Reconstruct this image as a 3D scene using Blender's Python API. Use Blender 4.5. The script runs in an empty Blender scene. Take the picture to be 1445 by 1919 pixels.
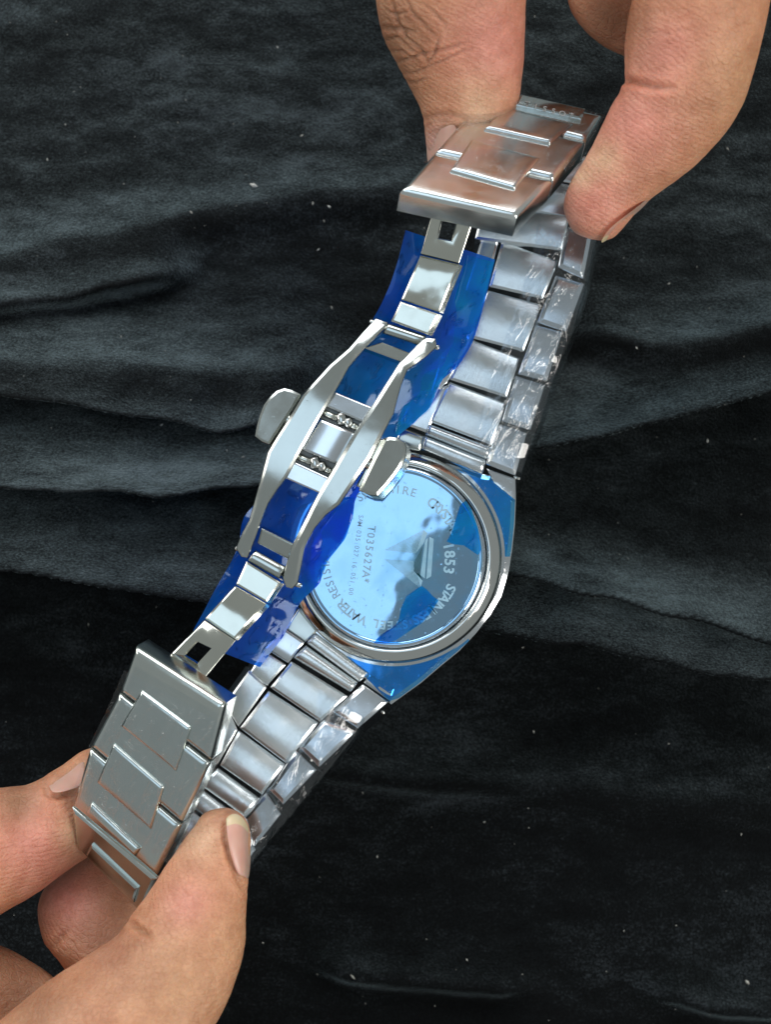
import bpy, bmesh, math, random
import numpy as np
from mathutils import Vector, noise, Matrix
random.seed(7)
sc = bpy.context.scene
C = sc.collection
sc.unit_settings.scale_length = 0.01          # one unit is one centimetre
R = math.radians

# ---------------------------------------------------------------- camera
D = 30.0
cam = bpy.data.cameras.new('camera'); camo = bpy.data.objects.new('camera', cam); C.objects.link(camo)
camo.location = (0, 0, D)
cam.sensor_fit = 'HORIZONTAL'; cam.sensor_width = 36; cam.lens = 36 * D / 14.45
cam.clip_start = 0.1; cam.clip_end = 400
cam.dof.use_dof = True; cam.dof.focus_distance = D - 0.6; cam.dof.aperture_fstop = 0.26
sc.camera = camo
# ---------------------------------------------------------------- world, lamps, exposure
w = bpy.data.worlds.new('World'); sc.world = w; w.use_nodes = True
w.node_tree.nodes['Background'].inputs[0].default_value = (0.84, 0.92, 0.93, 1)
w.node_tree.nodes['Background'].inputs[1].default_value = 0.30
def lamp(name, loc, target, size, size_y, power, col, roll=0):
    l = bpy.data.lights.new(name, 'AREA'); l.shape = 'RECTANGLE'; l.size = size; l.size_y = size_y
    l.energy = power; l.color = col
    o = bpy.data.objects.new(name, l); C.objects.link(o); o.location = loc
    o.rotation_euler = (Vector(target) - Vector(loc)).to_track_quat('-Z', 'Y').to_euler()
    if roll: o.rotation_euler.rotate_axis('Z', roll)
    return o
def pw(L, a, b): return L * math.pi * a * b
# ceiling opening overhead (mirrored in the case back), tube lamp on the right, window to the north, unseen soft fill added on the left
cp = lamp('ceiling_panel', (-9.9, 3.2, 60), (-9.9, 3.2, 0), 26, 34, pw(1.2, 26, 34), (0.58, 0.78, 0.98))
cp.rotation_euler = (0, 0, R(-27))
lamp('tube_lamp', (35, -18, 34), (0, 0, 0), 14, 30, pw(8.5, 14, 30), (1.0, 0.97, 0.92))
lamp('shop_window', (-4, 46, 31), (0, 0, 0), 50, 28, pw(4.2, 50, 28), (0.92, 0.96, 1.0))
lamp('left_fill', (-42, 12, 26), (0, 0, 0), 24, 20, pw(3.0, 24, 20), (1.0, 0.97, 0.93))  # added fill light from the left, stands for no actual window
sc.view_settings.view_transform = 'Standard'; sc.view_settings.look = 'None'
sc.view_settings.exposure = 0.22; sc.view_settings.gamma = 1.0
sc.render.engine = 'CYCLES'
sc.cycles.max_bounces = 10; sc.cycles.transparent_max_bounces = 16
sc.cycles.sample_clamp_indirect = 6

# ---------------------------------------------------------------- helpers
def W(x, y, z=0.0):
    """point at height z that stands under photo position x, y"""
    k = 1 - z / D
    return Vector(((x - 722.5) / 100 * k, (959.5 - y) / 100 * k, z))
class Plane:
    def __init__(s, a, b, c):
        s.o = a.copy(); s.n = (b - a).cross(c - a).normalized()
        if s.n.z < 0: s.n = -s.n
    def at(s, x, y, off=0.0):
        o = s.o + s.n * off
        d = W(x, y, 0) - Vector((0, 0, D))
        t = (o - Vector((0, 0, D))).dot(s.n) / d.dot(s.n)
        return Vector((0, 0, D)) + d * t
def ao(name, me, mat=None, parent=None, sharp=32):
    o = bpy.data.objects.new(name, me); C.objects.link(o)
    if mat and not me.materials: me.materials.append(mat)
    if parent: o.parent = parent
    for p in me.polygons: p.use_smooth = True
    if sharp: me.set_sharp_from_angle(angle=R(sharp))
    return o
def mesh(name, vs, fs):
    me = bpy.data.meshes.new(name); me.from_pydata([tuple(v) for v in vs], [], fs); me.update(); return me
def tag(o, label=None, cat=None, group=None, kind=None):
    if label: o['label'] = label
    if cat: o['category'] = cat
    if group: o['group'] = group
    if kind: o['kind'] = kind
    return o
def empty(name, loc=(0, 0, 0)):
    o = bpy.data.objects.new(name, None); C.objects.link(o); o.empty_display_size = 0.3; return o
def fixn(me):
    bm = bmesh.new(); bm.from_mesh(me); bmesh.ops.recalc_face_normals(bm, faces=bm.faces); bm.to_mesh(me); bm.free()

def slab(name, cs, mat, parent, thick=0.3, bevel=0.05, bulge=0.0, bulge_s=0.0, lean=None, cham=True):
    """rounded block on four corners (front-left, front-right, back-right, back-left)"""
    a, b, c, d = [Vector(v) for v in cs]
    n = (c - a).cross(d - b).normalized()
    if n.z < 0: n = -n
    if bulge > .045 and (d - a).length < .45: cham = False
    Ls = ((b - a).length + (c - d).length) / 2; Lt = ((d - a).length + (c - b).length) / 2
    def axis(L, m):
        r = min(bevel, L * 0.45)
        e = [0, r * .08, r * .3, r * .6, r]
        mid = [r + (L - 2 * r) * k / m for k in range(1, m)]
        return [x / L for x in e + mid + [L - q for q in reversed(e)]], r
    S, rs = axis(Ls, 5); T, rt = axis(Lt, 6)
    def drop(x, L, r):
        q = min(x * L, (1 - x) * L)
        if q >= r: return 0
        return (r - q) * .45 + (0.2 * r * (1 - q / (.12 * r)) if q < .12 * r else 0) if cham else r - math.sqrt(max(0, r * r - (r - q) ** 2))
    vs = []
    for t in T:
        for s in S:
            p = a * (1 - s) * (1 - t) + b * s * (1 - t) + c * s * t + d * (1 - s) * t
            h = -max(drop(s, Ls, rs), drop(t, Lt, rt)) + bulge * (1 - (2 * t - 1) ** 2) + bulge_s * (1 - (2 * s - 1) ** 2)
            vs.append(p + n * h)
    ns, nt = len(S), len(T)
    fs = [(j * ns + i, j * ns + i + 1, (j + 1) * ns + i + 1, (j + 1) * ns + i) for j in range(nt - 1) for i in range(ns - 1)]
    ring = [i for i in range(ns)] + [j * ns + ns - 1 for j in range(1, nt)] + [(nt - 1) * ns + i for i in range(ns - 2, -1, -1)] + [j * ns for j in range(nt - 2, 0, -1)]
    dv = -n * thick + (Vector(lean) if lean else Vector((0, 0, 0)))
    base = len(vs)
    for i in ring: vs.append(vs[i] + dv * 1.0)
    m = len(ring)
    for k in range(m): fs.append((ring[k], base + k, base + (k + 1) % m, ring[(k + 1) % m]))
    fs.append(tuple(base + k for k in range(m)))
    me = mesh(name, vs, fs); fixn(me)
    return ao(name, me, mat, parent, sharp=13 if cham else 35)

def extrude(name, pts, thick, mat, parent, bevel=0.03, seg=2, down=None):
    """outline of world points pushed down and its upper rim rounded"""
    bm = bmesh.new()
    top = [bm.verts.new(p) for p in pts]
    dv = Vector(down) if down else Vector((0, 0, -thick))
    bot = [bm.verts.new(Vector(p) + dv) for p in pts]
    bm.faces.new(top); bm.faces.new(list(reversed(bot)))
    n = len(pts)
    for i in range(n): bm.faces.new((top[i], bot[i], bot[(i + 1) % n], top[(i + 1) % n]))
    bmesh.ops.recalc_face_normals(bm, faces=bm.faces)
    if bevel:
        ed = [e for e in bm.edges if e.verts[0] in top and e.verts[1] in top]
        bmesh.ops.inset_region(bm, faces=[f for f in bm.faces if set(f.verts) == set(top)], thickness=bevel * 1.5, depth=bevel * .68, use_even_offset=True)
        bmesh.ops.bevel(bm, geom=ed, offset=.012, segments=1, profile=0.5, affect='EDGES')
    bmesh.ops.triangulate(bm, faces=[f for f in bm.faces if len(f.verts) > 4])
    me = bpy.data.meshes.new(name); bm.to_mesh(me); bm.free()
    return ao(name, me, mat, parent, sharp=15)
def holed(name, outer, inner, thick, mat, parent, bevel=0.03):
    bm = bmesh.new()
    o = [bm.verts.new(p) for p in outer]; i = [bm.verts.new(p) for p in inner]
    o2 = [bm.verts.new(p - Vector((0, 0, thick))) for p in outer]; i2 = [bm.verts.new(p - Vector((0, 0, thick))) for p in inner]
    for k in range(4):
        l = (k + 1) % 4
        bm.faces.new((o[k], o[l], i[l], i[k])); bm.faces.new((o2[k], i2[k], i2[l], o2[l]))
        bm.faces.new((o[k], o2[k], o2[l], o[l])); bm.faces.new((i[k], i[l], i2[l], i2[k]))
    bmesh.ops.recalc_face_normals(bm, faces=bm.faces)
    ed = [e for e in bm.edges if (e.verts[0] in o and e.verts[1] in o) or (e.verts[0] in i and e.verts[1] in i)]
    bmesh.ops.bevel(bm, geom=ed, offset=bevel, segments=2, profile=0.5, affect='EDGES')
    me = bpy.data.meshes.new(name); bm.to_mesh(me); bm.free()
    return ao(name, me, mat, parent)
def lathe(name, prof, cen, mat, parent, seg=128, sx=1.0, sy=1.0, ang=0.0):
    vs = []; fs = []
    for r, z in prof:
        for k in range(seg):
            t = 2 * math.pi * k / seg
            x, y = r * sx * math.cos(t), r * sy * math.sin(t)
            vs.append((cen.x + x * math.cos(ang) - y * math.sin(ang), cen.y + x * math.sin(ang) + y * math.cos(ang), cen.z + z))
    for j in range(len(prof) - 1):
        for k in range(seg):
            l = (k + 1) % seg
            fs.append((j * seg + k, j * seg + l, (j + 1) * seg + l, (j + 1) * seg + k))
    if prof[-1][0] < 1e-6: pass
    me = mesh(name, vs, fs); fixn(me)
    return ao(name, me, mat, parent, sharp=40)
def rod(name, a, b, r, mat, parent, seg=20, dome=True):
    a, b = Vector(a), Vector(b); ax = (b - a); L = ax.length; q = ax.to_track_quat('Z', 'Y')
    prof = [(0.001, 0), (r * .6, r * .12), (r * .9, r * .35), (r, r * .6), (r, L - r * .6), (r * .9, L - r * .35), (r * .6, L - r * .12), (0.001, L)]
    vs = []; fs = []
    for rr, z in prof:
        for k in range(seg):
            t = 2 * math.pi * k / seg
            vs.append(a + q @ Vector((rr * math.cos(t), rr * math.sin(t), z)))
    for j in range(len(prof) - 1):
        for k in range(seg):
            l = (k + 1) % seg; fs.append((j * seg + k, j * seg + l, (j + 1) * seg + l, (j + 1) * seg + k))
    me = mesh(name, vs, fs); fixn(me)
    return ao(name, me, mat, parent, sharp=50)

# ---------------------------------------------------------------- materials
class N:
    def __init__(s, name):
        s.m = bpy.data.materials.new(name); s.m.use_nodes = True; s.t = s.m.node_tree
        s.b = s.t.nodes['Principled BSDF']; s.out = s.t.nodes['Material Output']
    def n(s, typ, props=None, **kw):
        nd = s.t.nodes.new(typ)
        for k, v in (props or {}).items(): setattr(nd, k, v)
        for k, v in kw.items():
            key = int(k[1:]) if k[0] == '_' and k[1:].isdigit() else k.replace('_', ' ')
            if hasattr(v, 'is_output'): s.t.links.new(v, nd.inputs[key])
            else: nd.inputs[key].default_value = v
        return nd
    def l(s, a, b): s.t.links.new(a, b)
    def set(s, **kw):
        for k, v in kw.items():
            key = k.replace('_', ' ')
            if hasattr(v, 'is_output'): s.l(v, s.b.inputs[key])
            else: s.b.inputs[key].default_value = v
    def coord(s, scale=(1, 1, 1), rot=(0, 0, 0)):
        tc = s.n('ShaderNodeTexCoord'); mp = s.n('ShaderNodeMapping'); s.l(tc.outputs['Object'], mp.inputs[0])
        mp.inputs['Rotation'].default_value = rot
        m2 = s.n('ShaderNodeMapping'); s.l(mp.outputs[0], m2.inputs[0]); m2.inputs['Scale'].default_value = scale; return m2.outputs[0]
    def noise(s, vec, scale, detail=4, rough=.55, dist=0):
        nd = s.n('ShaderNodeTexNoise', Scale=scale, Detail=detail, Roughness=rough, Distortion=dist); s.l(vec, nd.inputs['Vector']); return nd.outputs['Fac']
    def ramp(s, fac, stops):
        nd = s.n('ShaderNodeValToRGB'); s.l(fac, nd.inputs[0]); cr = nd.color_ramp
        while len(cr.elements) < len(stops): cr.elements.new(0.5)
        for e, (p, c) in zip(cr.elements, stops): e.position = p; e.color = (*c, 1) if len(c) == 3 else c
        return nd.outputs[0]
    def mr(s, v, a, b, c, d):
        nd = s.n('ShaderNodeMapRange'); s.l(v, nd.inputs[0])
        for i, q in enumerate((a, b, c, d)): nd.inputs[i + 1].default_value = q
        return nd.outputs[0]
    def bump(s, h, strength, dist=0.02, normal=None):
        nd = s.n('ShaderNodeBump', Strength=strength, Distance=dist); s.l(h, nd.inputs['Height'])
        if normal: s.l(normal, nd.inputs['Normal'])
        return nd.outputs[0]
def thin_fresnel(k, ior, nrm=None):
    ge = k.n('ShaderNodeNewGeometry')
    fr = k.n('ShaderNodeFresnel', IOR=k.mr(ge.outputs['Backfacing'], 0, 1, ior, 1 / ior))
    if nrm: k.l(nrm, fr.inputs['Normal'])
    return fr

def steel(name, col, rough, brush=None, brush_rot=0, smudge=0.1, wob=0.0):
    k = N(name); v = k.coord()
    sm = k.noise(v, 1.3, 5, .6)
    k.set(Base_Color=k.ramp(sm, [(0.3, tuple(c * .95 for c in col)), (0.7, col)]), Metallic=1.0,
          Roughness=k.mr(k.noise(v, 2.2, 6, .65), .3, .7, rough, rough + smudge))
    nrm = None
    if wob: nrm = k.bump(k.noise(v, 1.1, 2, .4), wob, 0.2)
    if brush:
        bv = k.coord(scale=(110, 7.0, 7.0), rot=(0, 0, brush_rot))
        nrm = k.bump(k.noise(bv, 1.0, 3, .6), brush, 0.01, nrm)
        k.set(Anisotropic=0.5)
    sp = k.noise(v, 14, 3, .5)
    nrm = k.bump(k.mr(sp, .68, .8, 0, -1), 0.06, 0.02, nrm)
    k.set(Normal=nrm); return k.m
AX = math.atan2(440, 170)      # bracelet direction, upper run
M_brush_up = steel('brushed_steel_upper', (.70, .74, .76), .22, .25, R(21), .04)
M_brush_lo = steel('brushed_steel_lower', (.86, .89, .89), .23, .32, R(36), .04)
M_side = steel('satin_steel', (.70, .73, .76), .15, None, 0, .04, .08)
M_polish = steel('polished_steel', (.66, .66, .63), .05, None, 0, .07, .12)
M_clasp = steel('clasp_steel', (.52, .54, .51), .13, None, 0, .05, .12)
M_blade = steel('blade_steel', (.64, .64, .57), .10, None, 0, .05, .22)
M_plate = steel('plate_steel', (.78, .80, .77), .17, .06, R(20), .05, .12)
M_case = steel('case_steel', (.66, .68, .70), .06, None, 0, .04, .1)
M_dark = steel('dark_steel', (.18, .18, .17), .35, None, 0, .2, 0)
M_mirror = steel('case_back_steel', (.66, .72, .78), .02, None, 0, .02, .05)

def eng():
    k = N('etched_steel'); v = k.coord()
    k.set(Base_Color=k.ramp(k.noise(v, 8, 3), [(.3, (.62, .64, .60)), (.7, (.78, .79, .74))]), Metallic=.0, Roughness=.6); return k.m
M_etch = eng()

def velvet():
    k = N('black_velvet'); v = k.coord()
    big = k.noise(k.coord(scale=(.45, 1.0, 1)), .4, 3, .5, .4)
    med = k.noise(k.coord(scale=(.55, 1.3, 1)), 1.6, 9, .72, .3)
    fine = k.noise(v, 21, 3, .8)
    wv = k.noise(k.coord(scale=(22, 5, 1)), 1.0, 2, .5)
    a = k.n('ShaderNodeMath', {'operation': 'MULTIPLY'}, _0=big, _1=med).outputs[0]
    a2 = k.n('ShaderNodeMath', {'operation': 'MULTIPLY_ADD'}, _0=fine, _1=.8, _2=a).outputs[0]
    a3 = k.n('ShaderNodeMath', {'operation': 'MULTIPLY_ADD'}, _0=wv, _1=.05, _2=a2).outputs[0]
    nap = k.mr(a3, .47, .92, 0, 1)
    k.set(Base_Color=k.ramp(nap, [(0, (.0005, .0006, .0008)), (.55, (.0015, .002, .0024)), (1, (.030, .036, .041))]), Roughness=.9)
    k.b.inputs['Specular IOR Level'].default_value = 0.12
    k.set(Sheen_Weight=k.mr(nap, 0.05, .75, .06, 1.0), Sheen_Roughness=.36, Sheen_Tint=(.70, .88, .92, 1))
    bn = k.bump(k.n('ShaderNodeMath', {'operation': 'MULTIPLY_ADD'}, _0=med, _1=.5, _2=fine).outputs[0], .7, .05)
    # the pile lies over towards the far side of the table, brushed a little to and fro
    lean = k.n('ShaderNodeCombineXYZ', X=k.mr(big, .3, .7, -.12, .12), Y=k.mr(med, .25, .75, .5, .9), Z=0.0)
    ad = k.n('ShaderNodeVectorMath', {'operation': 'ADD'}, _0=bn, _1=lean.outputs[0])
    nn = k.n('ShaderNodeVectorMath', {'operation': 'NORMALIZE'}, _0=ad.outputs[0])
    k.set(Normal=nn.outputs[0])
    return k.m
M_velvet = velvet()

def film_blue(name, dens, col, tr, wr=.5, gl=.12):
    k = N(name); v = k.coord(); t = k.t
    cr = k.noise(v, 1.7, 6, .6, 1.2)
    pk = k.noise(k.coord(rot=(0, 0, R(30)), scale=(1.6, .7, 1)), 3.2, 4, .65, 1.2)
    nrm = k.bump(k.mr(pk, .58, .74, 0, 1), wr, .07)
    hue = k.ramp(k.noise(v, .55, 3, .5), [(.42, col[:3]), (.6, (col[0], min(1, col[1] * 1.9 + .03), col[2] * 1.05))])
    dif = k.n('ShaderNodeBsdfDiffuse', Color=hue); k.l(nrm, dif.inputs['Normal'])
    trl = k.n('ShaderNodeBsdfTranslucent', Color=col)
    m0 = k.n('ShaderNodeMixShader', _0=.35); k.l(dif.outputs[0], m0.inputs[1]); k.l(trl.outputs[0], m0.inputs[2])
    tp = k.n('ShaderNodeBsdfTransparent', Color=tr)
    fac = k.mr(k.noise(v, .8, 3, .6, .5), .35, .65, dens - .12, dens + .12)
    m1 = k.n('ShaderNodeMixShader'); k.l(fac, m1.inputs[0]); k.l(tp.outputs[0], m1.inputs[1]); k.l(m0.outputs[0], m1.inputs[2])
    gs = k.n('ShaderNodeBsdfGlossy', Roughness=gl, Color=(.7, .85, 1, 1)); k.l(nrm, gs.inputs['Normal'])
    fr = thin_fresnel(k, 1.55); ff = k.n('ShaderNodeMath', {'operation': 'MULTIPLY'}, _0=fr.outputs[0], _1=.55)
    m2 = k.n('ShaderNodeMixShader'); k.l(ff.outputs[0], m2.inputs[0]); k.l(m1.outputs[0], m2.inputs[1]); k.l(gs.outputs[0], m2.inputs[2])
    k.l(m2.outputs[0], k.out.inputs[0]); return k.m
M_film = film_blue('blue_film', .55, (.012, .12, .74, 1), (.04, .26, .95, 1), .9, .06)
M_film2 = film_blue('cyan_film', .35, (.005, .23, .66, 1), (.08, .48, .95, 1), .7, .06)
M_film3 = film_blue('pale_blue_film', .02, (.03, .32, .75, 1), (.70, .87, 1.0, 1), .02, .02)
M_film4 = film_blue('thin_blue_film', .14, (.005, .23, .66, 1), (.22, .58, .97, 1), .5, .06)

def clear_film(name='clear_plastic', b=.28, gl=.06, fx=1.8):
    k = N(name); v = k.coord()
    nrm = k.bump(k.mr(k.noise(k.coord(rot=(0, 0, R(27)), scale=(2.6, .55, 1)), 2.2, 4, .6, 1.0), .50, .72, 0, 1), b, .10)
    tp = k.n('ShaderNodeBsdfTransparent', Color=(.93, .95, .97, 1))
    gs = k.n('ShaderNodeBsdfGlossy', Roughness=gl, Color=(1, 1, 1, 1)); k.l(nrm, gs.inputs['Normal'])
    fr = thin_fresnel(k, 1.5); k.l(nrm, fr.inputs['Normal'])
    ff = k.n('ShaderNodeMath', {'operation': 'MULTIPLY'}, _0=fr.outputs[0], _1=fx)
    m = k.n('ShaderNodeMixShader'); k.l(ff.outputs[0], m.inputs[0]); k.l(tp.outputs[0], m.inputs[1]); k.l(gs.outputs[0], m.inputs[2])
    k.l(m.outputs[0], k.out.inputs[0]); return k.m
M_clear = clear_film()
M_sleeve = clear_film('sleeve_plastic', .5, .06, 1.2)

def skin():
    k = N('skin'); v = k.coord()
    at = k.n('ShaderNodeVertexColor', {'layer_name': 'tone'})
    mott = k.noise(v, 2.4, 6, .62)
    fine = k.noise(v, 22, 4, .6)
    mx = k.n('ShaderNodeMix', {'data_type': 'RGBA', 'blend_type': 'MULTIPLY'}); mx.inputs[0].default_value = 1
    k.l(at.outputs[0], mx.inputs[6]); k.l(k.ramp(mott, [(.3, (.80, .68, .63)), (.66, (1.04, 1.0, 1.0))]), mx.inputs[7])
    mx2 = k.n('ShaderNodeMix', {'data_type': 'RGBA', 'blend_type': 'MULTIPLY'}); mx2.inputs[0].default_value = .8
    k.l(mx.outputs[2], mx2.inputs[6]); k.l(k.ramp(fine, [(.3, (.82, .77, .75)), (.65, (1, 1, 1))]), mx2.inputs[7])
    k.set(Base_Color=mx2.outputs[2], Roughness=k.mr(fine, .3, .7, .42, .6))
    k.b.subsurface_method = 'RANDOM_WALK'
    k.set(Subsurface_Weight=.55, Subsurface_Scale=.22); k.b.inputs['Subsurface Radius'].default_value = (1.0, .35, .2)
    k.b.inputs['Specular IOR Level'].default_value = .5
    wv = k.n('ShaderNodeTexWave', {'wave_type': 'BANDS', 'bands_direction': 'DIAGONAL'}, Scale=3.4, Distortion=5.5, Detail=2.0, Detail_Scale=.7)
    k.l(k.coord(scale=(1, 1.6, 1)), wv.inputs['Vector'])
    vo = k.n('ShaderNodeTexVoronoi', {'feature': 'DISTANCE_TO_EDGE'}, Scale=8.0); k.l(k.coord(scale=(1, 1.3, 1)), vo.inputs['Vector'])
    nrm = k.bump(wv.outputs['Fac'], .28, .018)
    nrm = k.bump(k.mr(vo.outputs[0], 0, .14, 0, 1), .42, .016, nrm)
    nrm = k.bump(fine, .3, .02, nrm)
    k.set(Normal=nrm); return k.m
M_skin = skin()
def nailm():
    k = N('nail'); v = k.coord(); mo = k.noise(v, 1.6, 3)
    k.set(Base_Color=k.ramp(mo, [(.3, (.64, .33, .25)), (.7, (.73, .42, .33))]), Roughness=.3, Subsurface_Weight=.4, Subsurface_Scale=.12)
    k.set(Normal=k.bump(k.noise(k.coord(scale=(14, 2, 2)), 1, 2), .15, .02)); return k.m
M_nail = nailm()
def nailtip():
    k = N('nail_edge'); k.set(Base_Color=(.74, .58, .36, 1), Roughness=.35, Subsurface_Weight=.3, Subsurface_Scale=.1); return k.m
M_nailtip = nailtip()
def lintm():
    k = N('lint'); v = k.coord(); k.set(Base_Color=k.ramp(k.noise(v, 3), [(.4, (.35, .34, .30)), (.6, (.7, .68, .62))]), Roughness=.9); return k.m

# ---------------------------------------------------------------- velvet cloth
CZ = -3.4
def interp(pl, x):
    if x <= pl[0][0]: return pl[0][1]
    for (x0, y0), (x1, y1) in zip(pl, pl[1:]):
        if x <= x1:
            t = (x - x0) / (x1 - x0); t = t * t * (3 - 2 * t) * .5 + t * .5
            return y0 + (y1 - y0) * t
    return pl[-1][1]
FOLDS = [  # crest line, height, gentle width, steep width, x from, x to
    ([(-300, 590), (0, 575), (150, 560), (300, 530), (420, 500)], .22, .55, .16, -3000, 330),
    ([(-200, 800), (0, 742), (150, 765), (300, 790), (420, 815), (520, 800)], .42, .85, .18, -3000, 560),
    ([(-300, 905), (0, 912), (200, 925), (320, 932), (480, 915), (600, 900)], .50, .50, .14, -3000, 620),
    ([(-300, 1030), (0, 1060), (120, 1078), (250, 1100), (330, 1115), (430, 1130), (560, 1150)], .60, .75, .13, -3000, 520),
    ([(900, 1050), (1000, 1072), (1100, 1096), (1250, 1140), (1445, 1182), (1700, 1240)], .29, .20, .10, 900, 4000),
    ([(850, 1165), (920, 1180), (1050, 1198), (1150, 1220), (1280, 1248), (1445, 1264), (1700, 1280)], .60, .60, .10, 820, 4000),
    ([(500, 1430), (640, 1442), (800, 1462), (1000, 1470)], .12, .35, .2, 560, 1000),
    ([(560, 1795), (700, 1820), (850, 1835), (960, 1845)], .14, .3, .18, 600, 980),
    ([(900, 868), (1010, 850), (1100, 832), (1200, 806), (1320, 776), (1445, 745), (1700, 700)], .44, .60, .10, 900, 4000),
    ([(1100, 640), (1250, 650), (1445, 610), (1700, 600)], .20, .5, .25, 1080, 4000),
    ([(-200, 500), (0, 480), (200, 450), (400, 405), (600, 372), (740, 360)], .14, .5, .3, -3000, 760),
    ([(-200, 660), (0, 665), (250, 680), (450, 700), (600, 690)], .2, .5, .3, -3000, 620),
    ([(1250, 1860), (1350, 1880), (1500, 1885), (1700, 1880)], .14, .25, .16, 1230, 4000),
    ([(1100, 1480), (1300, 1500), (1500, 1500), (1700, 1490)], .12, .6, .3, 1050, 4000),
]
OVER = .26        # the folds lean over towards the near side
def cloth_h(X, Y):
    k = 1 - CZ / D
    px = X / k * 100 + 722.5; py = 959.5 - Y / k * 100
    h = 0
    for pl, A, wg, ws, xa, xb in FOLDS:
        if px < xa - 90 or px > xb + 90: continue
        f = 1.0
        if px < xa + 60: f = max(0, (px - xa + 90) / 150)
        if px > xb - 60: f = min(f, max(0, (xb + 90 - px) / 150))
        f = f * f * (3 - 2 * f)
        ye = interp(pl, px) + 7 * noise.noise(Vector((px * .012, A * 9, 0))) 
        d = (ye - A * 3.8 * OVER * 100 - py) / 100
        if A < .28: ws = ws * 3.2
        if d > 0: s = math.exp(-(d * d / (d + .12)) / wg)
        else: s = math.exp(-(d / (ws * .6)) ** 2)
        h += A * 3.8 * f * s
    h += .16 * noise.noise(Vector((X * .22, Y * .5, 3))) + .05 * noise.noise(Vector((X * .9, Y * 1.5, 8))) + .016 * noise.noise(Vector((X * 3, Y * 4, 1)))
    return CZ + min(h, 2.4)
def axis1(lo, hi, step, far):
    a = list(np.arange(lo, hi + 1e-6, step)); s = step
    while a[-1] < far: s *= 1.35; a.append(a[-1] + s)
    s = step
    while a[0] > -far: s *= 1.35; a.insert(0, a[0] - s)
    return a
xs = axis1(-9.5, 9.5, .065, 70); ys = axis1(-12, 12, .045, 70)
vs = [(x, y - OVER * (h - CZ), h) for y in ys for x in xs for h in (cloth_h(x, y),)]
nx = len(xs)
fs = [(j * nx + i, j * nx + i + 1, (j + 1) * nx + i + 1, (j + 1) * nx + i) for j in range(len(ys) - 1) for i in range(nx - 1)]
velvet_o = ao('velvet_cloth', mesh('velvet_cloth', vs, fs), M_velvet, None, sharp=None)
tag(velvet_o, 'rumpled black velvet cloth under the watch', None, None, 'structure')
# lint on the cloth
lv, lf = [], []
spots = [(478, 347, 9), (365, 395, 4), (566, 255, 4), (588, 380, 4), (618, 386, 4), (608, 414, 3), (622, 576, 4), (597, 468, 4), (309, 788, 4), (465, 833, 4), (434, 825, 3),
         (241, 911, 4), (166, 1170, 3), (1160, 809, 4), (1325, 826, 4), (1132, 1193, 4), (1171, 1035, 2), (979, 1209, 3), (662, 1802, 7), (1397, 1832, 6), (1387, 1559, 3),
         (707, 1605, 3), (874, 1788, 3), (680, 1480, 3), (908, 1540, 3), (1364, 280, 4), (1000, 1370, 4), (1250, 530, 3), (1180, 640, 3), (520, 90, 3), (90, 300, 3), (240, 620, 3)]
for i in range(150): spots.append((random.uniform(-80, 1520), random.uniform(-80, 2000), random.uniform(1.0, 2.2)))
for x, y, s in spots:
    p = W(x, y, CZ); p.z = cloth_h(p.x, p.y) + .03; p.y -= OVER * (p.z - .03 - CZ)
    a = random.uniform(0, math.pi); L = s / 100 * 1.1; T = L * random.uniform(.25, .6)
    u = Vector((math.cos(a), math.sin(a), .1)) * L; v_ = Vector((-math.sin(a), math.cos(a), 0)) * T
    b = len(lv)
    lv += [p - u, p + v_ * .8, p + u, p - v_, p + Vector((0, 0, T))]
    lf += [(b, b + 1, b + 4), (b + 1, b + 2, b + 4), (b + 2, b + 3, b + 4), (b + 3, b, b + 4), (b, b + 3, b + 2, b + 1)]
tag(ao('lint', mesh('lint', lv, lf), lintm(), None), 'tiny pale specks of lint scattered on the black velvet', 'lint', None, 'stuff')

# ---------------------------------------------------------------- the watch
watch = tag(empty('wrist_watch'), 'steel bracelet watch held face down, back and open folding clasp showing', 'watch')
def px(*pts, z=0.0, f=None): return [W(x, y, f(x, y) if f else z) for x, y in pts]
CC = (738, 1043)
# case body
ZT = -.16
case_out = [(752, 862), (782, 852), (840, 868), (905, 888), (940, 893), (967, 900), (968, 935), (966, 985), (961, 1030), (954, 1072), (940, 1118), (920, 1152), (893, 1187), (862, 1220), (830, 1246), (790, 1280),
            (733, 1321), (712, 1300), (690, 1276), (648, 1244), (591, 1200), (570, 1178), (552, 1130), (541, 1085), (541, 1030), (550, 985), (570, 940), (600, 905), (660, 870), (700, 858)]
extrude('case', px(*case_out, z=ZT - .075), .85, M_case, watch, .07, 3)
# raised rim and the back disc
cc = W(*CC, ZT)
lathe('case_rim', [(2.04, -.1), (2.04, .0), (2.03, .045), (2.005, .085), (1.97, .12), (1.93, .15), (1.89, .18), (1.85, .205), (1.82, .218), (1.79, .22), (1.765, .205), (1.745, .17), (1.73, .12), (1.72, -.02)], cc, M_polish, watch, 160, 1, .985, 0)
back = lathe('case_back', [(1.70, -.02), (1.70, .20), (1.68, .225), (1.64, .235), (1.60, .225), (1.585, .21), (1.2, .212), (.6, .214), (.001, .215)], cc + Vector((-.01, 0, 0)), M_mirror, watch, 160)
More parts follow.
